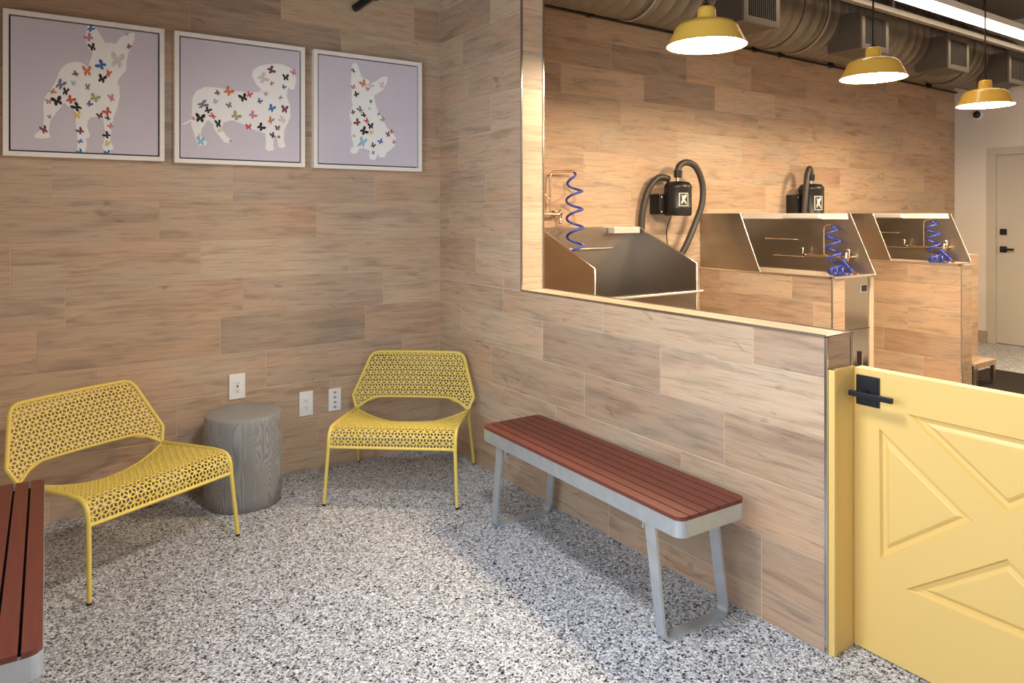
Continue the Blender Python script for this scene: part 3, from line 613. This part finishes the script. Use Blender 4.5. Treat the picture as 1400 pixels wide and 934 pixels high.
def big_tub(c, xb, yn, zt, yl0, yl1, yb1, yb0, stripw, label, fz, og, shelf):
    """c: open side plane; xb: splash back plane; yn: near end; zt: rim height; yl0/yl1 near edge of the guard panel at rim/top; yb1/yb0 of the splash back"""
    t = thing('dog_bath', og, label, 'dog bath', group='stainless dog baths')
    pd = MB().box((c+GD, yn+GD, 0), (c+stripw, YB-.003, zt-.012)).box((c+stripw, yb0+.04, 0), (xb+.01, yb0+.10, .55)).box((xb-.03, yb0+.02, 0), (xb+.012, YB-.003, zt-.012)).build('pedestal', 'grout', t, og)
    rw = [(max(0, zt-.012-.172-.2035*(k)), zt-.012-.172-.2035*(k-1), j) for k, j in enumerate([.55, .35, .17, .62, .3])]
    rw = [(zt-.012-.172, zt-.012, .145+.03)]+[r for r in rw[1:] if r[1] > .02] if 1 else rw
    tiles(pd, (c,0,0), (0,-1,0), (0,0,1), rw, -YB+.004, -yn-.005, .66, off=og)
    tiles(pd, (c,yn,0), (1,0,0), (0,0,1), rw, .005, stripw-.002, 5., off=og)
    tag(MB().box((c-.003, yn-.003, 0), (c+.006, yn+.006, zt-.012), .001).build('edge_trim', 'chrome', pd, og), 'polished metal edge trim')
    MB().box((c+stripw-.002, yb0+.03, .03), (xb-.01, yb0+.038, zt-.015)).build('entry_door', 'steel_smooth', t, og)
    MB().box((c+stripw+.005, yb0+.026, .62), (xb-.015, yb0+.031, .624)).build('door_seam', 'slot', t, og)
    MB().box((c+stripw, yb0+.05, zt-.22), (xb-.006, YB-.01, zt-.21)).build('basin_floor', 'steel', t, og)
    MB().box((c+.006, YB-.012, zt-.22), (xb, YB-.004, 1.463)).build('end_panel', 'steel', t, og)
    P = [(c+.004, YB-.004, zt), (c+.004, yl0, zt), (c+.004, yl1, 1.463), (c+.004, YB-.004, 1.463)]
    gp = MB().prism(P, (TH, 0, 0)).build('guard_panel', 'steel', t, og)
    MB().tube([(c+.007, yl0, zt), (c+.007, yl1, 1.463), ], .0045, 6).tube([(c+.007, yl1, 1.463), (c+.007, YB-.004, 1.463)], .0025, 6).build('panel_edge', 'steel_edge', gp, og)
    P = [(xb-TH, YB-.004, zt-.22), (xb-TH, yb0, zt-.02), (xb-TH, yb0, zt), (xb-TH, yb1, 1.463), (xb-TH, YB-.004, 1.463)]
    sp = MB().prism(P, (TH, 0, 0)).build('splash_back', 'steel', t, og)
    MB().tube([(xb-TH/2, yb0, zt), (xb-TH/2, yb1, 1.463)], .0048, 6).build('panel_edge', 'steel_edge', sp, og)
    MB().prism([(xb-TH-.001, YB-.006, 1.463), (xb-TH-.001, yb1+.02, 1.463), (xb-.028, yb1+.0, 1.418), (xb-.028, YB-.006, 1.418)], (-.002, 0, .001)).build('top_flange', 'label', sp, og)  # pale colour stands in for the bright reflection along the steel flange
    lip = MB().box((c-.008, yn-.006, zt-.012), (c+.020, YB-.004, zt+.002), .003)
    lip.prism([(c-.008, yn-.006, zt-.012), (c+stripw, yn-.006, zt-.012), (xb+.006, yb0-.004, zt-.012), (xb+.006, yb0+.022, zt-.012), (c+stripw, yn+.022, zt-.012), (c-.008, yn+.022, zt-.012)], (0, 0, .014))
    lip.build('rim', 'steel_edge', t, og)
    ya, yb_ = shelf
    MB().box((xb-.075, ya, 1.425), (xb-.03, yb_, 1.458), .003).build('soap_shelf', 'label', t, og)
    for zz, y0_, y1_ in ((zt+.235, -.22, -.50), (zt+.10, -.30, -.58)):
        MB().tube([(xb-.03, y0_, zz), (xb-.03, y1_, zz)], .004, 8).tube([(xb-TH, y0_, zz), (xb-.03, y0_, zz)], .0035, 6).tube([(xb-TH, y1_, zz), (xb-.03, y1_, zz)], .0035, 6).build('tether_bar', 'steel_edge', t, og)
    # faucet on the splash back
    y0_, y1_ = fz; ym = (y0_+y1_)/2-.0; xf = xb-.055; zf = zt+.115
    fx = MB().tube([(xf, y0_, zf), (xf, y1_, zf)], .012, 12).build('mixer_bar', 'brass', t, og)
    for yy in (y0_+.03, y1_-.03):
        MB().tube([(xb-TH, yy, zf), (xf, yy, zf)], .010, 10).build('wall_leg', 'brass', fx, og)
        MB().tube([(xf-.012, yy, zf+.012), (xf-.012, yy, zf+.055), (xf-.012, yy+.03, zf+.06)], .006, 8).build('valve_handle', 'brass', fx, og)
    MB().lathe([(0,-.03),(.02,-.03),(.024,0),(.016,.018),(.02,.03),(0,.035)], 14, (xf, y1_, zf)).build('valve_body', 'brass', fx, og)
    MB().tube(fillet([(xf, ym+.02, zf), (xf, ym+.02, zf+.235), (xf-.005, ym-.05, zf+.245)], .03), .006, 8).build('riser_pipe', 'brass', t, og)
    coil((xf-.005, ym-.05, zf+.245), (xf-.03, ym-.09, zt-.04), .05, 4.4, .0085, 1, Vector((0,1,0))).build('coil_hose', 'blue', t, og)
    coil((xf-.05, ym-.04, zt+.004), (xf-.06, y1_-.06, zt+.012), .03, 4, .0075, 1, Vector((0,0,1))).build('hose_coil', 'blue', t, og)
    w = MB().tube([(xf-.01, y1_+.03, zf-.02), (xf-.05, y1_-.08, zt+.008)], .010, 10).build('spray_wand', 'blue', t, og)
    MB().tube([(xf-.05, y1_-.08, zt+.008), (xf-.058, y1_-.105, zt-.002)], [.012, .015], 10).build('nozzle', 'brass', w, og)
    return t
t2 = big_tub(2.469, 3.023, -1.154, 1.018, -.556, -.369, -.960, -1.154, .157, 'raised stainless dog bath on tiled pedestal, nearer of the two raised ones', (-.63, -.96), (2.75, -.55, 0), (-.42, -.74))
og = (2.75, -.55, 0)
lb = MB().box((2.87, -1.130, .885), (2.955, -1.118, .945), .003).build('control_plate', 'label', t2, og)
MB().box((2.878, -1.133, .892), (2.947, -1.129, .938), .001).build('control_screen', 'slot', lb, og)
t3 = big_tub(4.12, 4.60, -1.262, 1.049, -.683, -.519, -.960, -1.126, .178, 'raised stainless dog bath on tiled pedestal, farthest one by the grey door', (-.62, -.93), (4.35, -.6, 0), (-.30, -.56))
og = (4.70, -.5, 0)
t = thing('end_wall_block', og, 'low tiled wall block behind the farthest dog bath', 'low wall')
eb = MB().box((4.625, -1.098, 0), (4.788, YB-.003, 1.105)).build('block_core', 'grout', t, og)
tiles(eb, (4.62, -1.10, 0), (1,0,0), (0,0,1), zrows(0, 1.108, [0]*18), .002, .17, 5., off=og)
tiles(eb, (4.79, 0, 0), (0,1,0), (0,0,1), zrows(0, 1.108, [-.3, -.7, -.5]), -1.10, YB-.004, off=og)
og = (4.5, -1.15, 0)
t = thing('step_stool', og, 'low wood topped step beside the farthest dog bath', 'step')
MB().box((4.315, -1.285, .198), (4.69, -1.112, .222), .003).build('step_top', 'tile', t, og)
MB().box((4.32, -1.282, .175), (4.685, -1.268, .198), .001).build('apron', 'tile', t, og)
for xx in (4.325, 4.655):
    for yy in (-1.28, -1.145): MB().box((xx, yy, .012), (xx+.03, yy+.03, .198)).build('leg', 'steel', t, og)
og = (4.6, -1.5, 0)
t = thing('drain_mat', og, 'dark slatted rubber floor mat behind the yellow gate', 'mat')
P_ = [(4.81, -.96), (5.32, -.96), (5.32, -2.2), (3.6, -2.2), (3.6, -1.30), (4.31, -1.30), (4.31, -1.115), (4.81, -1.115)]
MB().prism([(x, y, 0) for x, y in P_], (0, 0, .004)).build('mat_base', 'mat', t, og)
for k in range(52):
    yy = -.963-k*.0235; xa = 4.81 if yy-.014 > -1.115 else 4.31 if yy > -1.30 and yy-.014 > -1.30 else 3.6
    if -1.115 < yy < -1.101: xa = 4.81
    MB().box((xa, yy, .004), (5.32, yy-.014, .012)).build('mat_slat', 'mat', t, og)
# pipe stub by the wall end
og = (.75, -1.60, 0)
t = thing('floor_pipe', og, 'short dark upright pipe behind the end of the half wall', 'pipe')
pz = onY(1175, 480, -1.6); px_ = onY(1175, 490, -1.6).x; t.location = (px_, -1.6, 0); og = (px_, -1.6, 0)
MB().tube([(px_, -1.6, 0), (px_, -1.6, pz.z)], .014, 12).build('pipe', 'conduit', t, og)
MB().tube([(px_+.022, -1.6, 0), (px_+.022, -1.6, pz.z-.02)], .008, 10).build('drain_tube', 'brass', t, og)
# ------------------------------------------------------------------ dryers
def dryer(xc, r, z0, z1, label, hoses, cord=True):
    yc_ = YB-.15; og = (xc, YB, z0); t = thing('pet_dryer', og, label, 'dryer', group='black wall dryers')
    MB().lathe([(0,z0),(r*.93,z0),(r,z0+.012),(r,z0+.05),(r*1.02,z0+.055),(r*1.02,z0+.07),(r,z0+.075),(r,z1-.06),(r*1.02,z1-.055),(r*1.02,z1-.04),(r*.98,z1-.03),(r*.8,z1-.006),(r*.3,z1),(0,z1)], 32, (xc, yc_, 0)).build('canister', 'black', t, og)
    MB().box((xc-r-.055, YB-.002, z0+.01), (xc-r+.03, YB-.11, z1-.10), .006).build('wall_bracket', 'black', t, og)
    for zz in (z0+.03, z1-.125): MB().lathe([(0,-.004),(.008,-.004),(.008,0)], 10, (xc-r-.03, YB-.11, zz), 'y').build('bolt', 'steel_edge', t, og)
    MB().tube([(xc, yc_, z1-.005), (xc, yc_, z1+.03)], .018, 12).build('outlet_neck', 'brass', t, og)
    MB().tube([(xc, yc_, z1+.028), (xc, yc_, z1+.085)], [.030, .034], 14).build('hose_cuff', 'black', t, og)
    # badge facing the lobby
    dv = Vector((CAM.x-xc, CAM.y-yc_)); dv = Vector((-.45, -1)).normalized(); sd = Vector((-dv.y, dv.x))
    def bp(u, z, off): p = Vector((xc, yc_))+dv*(r+off)+sd*u; return (p.x, p.y, z)
    zm = (z0+z1)/2-.01; hh = (z1-z0)*.19; w = r*.36
    bd = MB().prism([bp(-w, zm-hh, -.004), bp(w, zm-hh, -.004), bp(w, zm+hh, -.004), bp(-w, zm+hh, -.004)], (dv.x*.006, dv.y*.006, 0)).build('badge', 'label', t, og)
    MB().prism([bp(-w*.78, zm-hh*.88, .002), bp(w*.85, zm-hh*.88, .002), bp(w*.85, zm+hh*.88, .002), bp(-w*.78, zm+hh*.88, .002)], (dv.x*.0012, dv.y*.0012, 0)).build('badge_field', 'slot', bd, og)
    em = [(-.5,.75),(-.2,.55),(.1,.6),(.5,.8),(.7,.6),(.45,.25),(.2,.0),(.55,-.35),(.7,-.8),(.4,-.6),(.0,-.25),(-.4,-.7),(-.6,-.5),(-.3,-.05),(-.35,.35)]
    MB().prism([bp(w*x, zm+hh*y, .0034) for x, y in em], (dv.x*.001, dv.y*.001, 0)).build('emblem', 'label', bd, og)
    for hp in hoses:
        path = smooth_path(hp, 9); n = len(path)
        dense = []
        for i in range(n-1):
            L_ = (path[i+1]-path[i]).length; m = max(1, int(L_/.006))
            for k in range(m): dense.append(path[i].lerp(path[i+1], k/m))
        dense.append(path[-1])
        MB().tube(dense, [.024+.0022*(i % 2) for i in range(len(dense))], 12).build('air_hose', 'hose', t, og)
    if cord: MB().tube(smooth_path([(xc-.02, yc_+.05, z0), (xc, YB-.03, z0-.12), (xc+.03, YB-.02, z0-.28)], 6), .004, 6).build('power_cord', 'black', t, og)
y_ = YB-.15
dryer(2.045, .105, 1.446, 1.715, 'black wall dryer with two looping hoses right of the low bath',
      [[(2.045, y_, 1.79), (2.06, y_, 1.835), (2.13, y_-.01, 1.865), (2.24, y_-.01, 1.83), (2.315, y_-.01, 1.70), (2.31, y_-.01, 1.54), (2.24, y_, 1.38), (2.13, y_, 1.20), (2.06, y_+.02, 1.10)],
       [(2.02, y_+.07, 1.735), (1.93, y_+.09, 1.745), (1.85, y_+.10, 1.68), (1.80, y_+.11, 1.57), (1.772, y_+.115, 1.43), (1.765, y_+.115, 1.28)]])
dryer(3.80, .11, 1.40, 1.735, 'black wall dryer with one folded hose above the nearer raised bath',
      [[(3.80, y_, 1.80), (3.79, y_, 1.85), (3.74, y_-.02, 1.872), (3.69, y_-.03, 1.80), (3.655, y_-.04, 1.65), (3.63, y_-.04, 1.45), (3.62, y_-.03, 1.30)]], False)
# ------------------------------------------------------------------ pendants
def pendant(x, y, z, label, dm='bulb'):
    t = thing('pendant_lamp', (x, y, z), label, 'lamp', group='yellow pendant lamps')
    sh = [(.203,0),(.200,.006),(.166,.075),(.160,.090),(.158,.094),(.140,.112),(.105,.124),(.062,.132),(.046,.134)]
    MB().lathe(sh+[(.046,.132),(.060,.128),(.103,.120),(.136,.109),(.154,.092),(.196,.005),(.199,0),(.203,0)], 48).build('shade', 'lamp_yellow', t)
    MB().lathe([(.204,-.001),(.2045,.004),(.202,.006),(.2005,.0015),(.204,-.001)], 48).build('rim', 'lamp_yellow', t)
    MB().lathe([(.050,.130),(.048,.150),(.046,.186),(.040,.200),(.0,.204)], 28).build('neck', 'lamp_yellow', t)
    MB().lathe([(0,.004),(.12,.003),(.1985,.0005)], 48).build('diffuser', dm, t, fix=False)
    MB().lathe([(.018,.202),(.018,.216),(0,.216)], 14).build('cord_grip', 'blackm', t)
    MB().tube([(0,0,.21), (0,0,CZ-z-.03)], .006, 8).build('cord', 'conduit', t)
    MB().lathe([(0,CZ-z-.03),(.06,CZ-z-.03),(.062,CZ-z),(0,CZ-z)], 24).build('ceiling_rose', 'duct', t)
pendant(.727, -1.534, 2.330, 'yellow pendant lamp nearest the half wall, largest in view')
pendant(2.395, -1.487, 2.345, 'yellow pendant lamp in the middle of the row of three')
pendant(4.167, -1.415, 2.325, 'yellow pendant lamp farthest away before the white wall')
pendant(2.6, -3.75, 2.335, 'added unseen yellow pendant lamp over the bath room aisle right of the gate')  # unseen lamp, added to brighten the far wall, door and floor
pendant(5.0, -3.60, 2.335, 'added unseen yellow pendant lamp over the bath room aisle near the grey door')  # second unseen lamp added for more light at the far end
# ------------------------------------------------------------------ duct with diffusers
og = (3.5, -.5, 2.77)
t = thing('spiral_duct', og, 'large grey spiral duct with square air diffusers above the baths', 'duct')
DR, DYC, DZC = .30, -.5, 3.07
pr = [(0, .2), (DR, .2)]; x = .2
while x < 6.55:
    pr += [(DR, x+.104), (DR+.0035, x+.108), (DR+.0035, x+.114), (DR, x+.118)]; x += .118
pr += [(DR, 6.6), (0, 6.6)]
MB().lathe(pr, 48, (0, DYC, DZC), 'x').build('duct_shell', 'duct', t, og)
for xx in (2.75, 4.15, 5.5): MB().lathe([(DR+.004, xx-.06), (DR+.012, xx-.055), (DR+.012, xx+.055), (DR+.004, xx+.06)], 48, (0, DYC, DZC), 'x').build('joint_collar', 'duct', t, og)
for xx in (1.2, 3.0, 4.9, 6.4):
    MB().lathe([(DR+.009, xx-.012), (DR+.011, xx-.012), (DR+.011, xx+.012), (DR+.009, xx+.012)], 48, (0, DYC, DZC), 'x').tube([(xx, DYC, DZC+DR), (xx, DYC, CZ)], .006, 6).build('hanger_strap', 'conduit_l', t, og)
for x0 in (1.78, 3.20, 4.575, 5.80):
    w = .37; y0, y1, z0, z1 = -.66, -.95, 2.755, 3.045
    bx = MB().box((x0, y0, z0), (x0+w, y1+.01, z1)).build('diffuser_box', 'duct_box', t, og)
    f = .035
    for a, b in [((x0-.008, y1+.012, z0-.008), (x0+f, y1-.006, z1+.008)), ((x0+w-f, y1+.012, z0-.008), (x0+w+.008, y1-.006, z1+.008)), ((x0+f, y1+.012, z0-.008), (x0+w-f, y1-.006, z0+f)), ((x0+f, y1+.012, z1-f), (x0+w-f, y1-.006, z1+.008))]:
        MB().box(a, b, .002).build('grille_frame', 'duct', bx, og)
    n = 14
    for k in range(n):
        xx = x0+f+(w-2*f)*(k+.5)/n; MB().box((xx-.0035, y1+.0, z0+f), (xx+.0035, y1+.012, z1-f)).build('grille_slat', 'duct_box', bx, og)
# conduit rail along the top of the back wall
og = (3.5, YB, 2.89)
t = thing('wall_conduit', og, 'thin dark conduit rail running along the top of the back tile wall', 'conduit')
def rz(x): return 2.918-.0075*(x-.8)
MB().tube([(WT+.01, YB-.03, rz(WT)), (XF-.02, YB-.03, rz(XF))], .011, 8).build('rail', 'conduit', t, og)
for xx in (1.249, 3.165, 3.53, 4.317, 6.217):
    MB().box((xx-.022, YB-.05, rz(xx)-.012), (xx+.022, YB-.003, rz(xx)+.05), .004).build('clamp', 'conduit', t, og)
tt = MB().tube(smooth_path([(1.27, YB-.05, 2.96), (1.36, YB-.06, 2.975), (1.46, YB-.08, 3.03), (1.53, YB-.10, 3.14), (1.55, YB-.12, 3.35), (1.55, YB-.13, CZ)], 8), .008, 8).build('feed_cable', 'conduit', t, og)
# ceiling conduits
og = (4.2, -.95, 3.2)
t = thing('ceiling_conduit', og, 'dark conduit with elbows hanging under the ceiling beside the light strip', 'conduit')
MB().tube([(2.3, -.92, 3.13), (6.8, -.82, 3.13)], .016, 8).build('pipe_run', 'conduit', t, og)
for xx in (3.35, 3.75, 4.35, 4.75):
    MB().tube(fillet([(xx, -.9, 3.14), (xx, -.9, 3.26), (xx+.12, -.9, 3.30), (xx+.16, -.9, CZ)], .05), .014 if xx < 4 else .006, 8).build('elbow_drop', 'conduit_l' if xx < 4 else 'conduit', t, og)
og = (4.6, -1.1, 3.1)
t = thing('strut_channel', og, 'pale metal strut channel running beside the bright light strip', 'channel')
MB().box((2.0, -1.09, 3.02), (6.85, -1.045, 3.06)).build('channel', 'conduit_l', t, og)
for xx in (2.6, 4.4, 6.2): MB().tube([(xx, -1.067, 3.06), (xx, -1.067, CZ)], .005, 6).build('threaded_rod', 'conduit', t, og)
og = (4.5, -1.26, 3.06)
t = thing('strip_light', og, 'long glowing light strip under the ceiling of the bath room', 'light')
MB().box((2.2, -1.335, 3.075), (6.80, -1.20, 3.13), .004).build('housing', 'white', t, og)
MB().box((2.21, -1.325, 3.055), (6.79, -1.21, 3.076)).build('diffuser', 'led', t, og)
for xx in (2.8, 4.5, 6.2): MB().tube([(xx, -1.267, 3.13), (xx, -1.267, CZ-.004)], .004, 6).build('suspension_cable', 'conduit', t, og)
# lobby pendants (above the frame)
pendant(-1.10, -2.45, 2.42, 'yellow pendant lamp over the waiting area floor above the viewer', 'ledn')
# bracket high on the lobby wall
og = (-.53, 0, 2.70)
t = thing('wall_bracket', og, 'dark angled metal bracket at the top of the picture wall', 'bracket')
a = onY(484, 12, -.03); b = onY(512, -8, -.03)
MB().tube([a, b], .022, 6).build('arm', 'blackm', t, og)
MB().box((b.x-.03, 0, b.z-.03), (b.x+.03, -.05, b.z+.05), .004).build('mount', 'blackm', t, og)
# security camera on the far wall
q = onX(1337, 157, XF); og = (XF, q.y, q.z)
t = thing('security_camera', og, 'small white dome camera on the white wall above the door', 'camera')
MB().lathe([(.0,-.03),(.055,-.03),(.062,-.02),(.062,0),(0,0)], 28, (XF, q.y, q.z), 'x').build('base_ring', 'white', t, og)
MB().lathe([(0,-.062),(.02,-.06),(.035,-.048),(.042,-.03)], 24, (XF, q.y, q.z), 'x').build('dome', 'black', t, og)
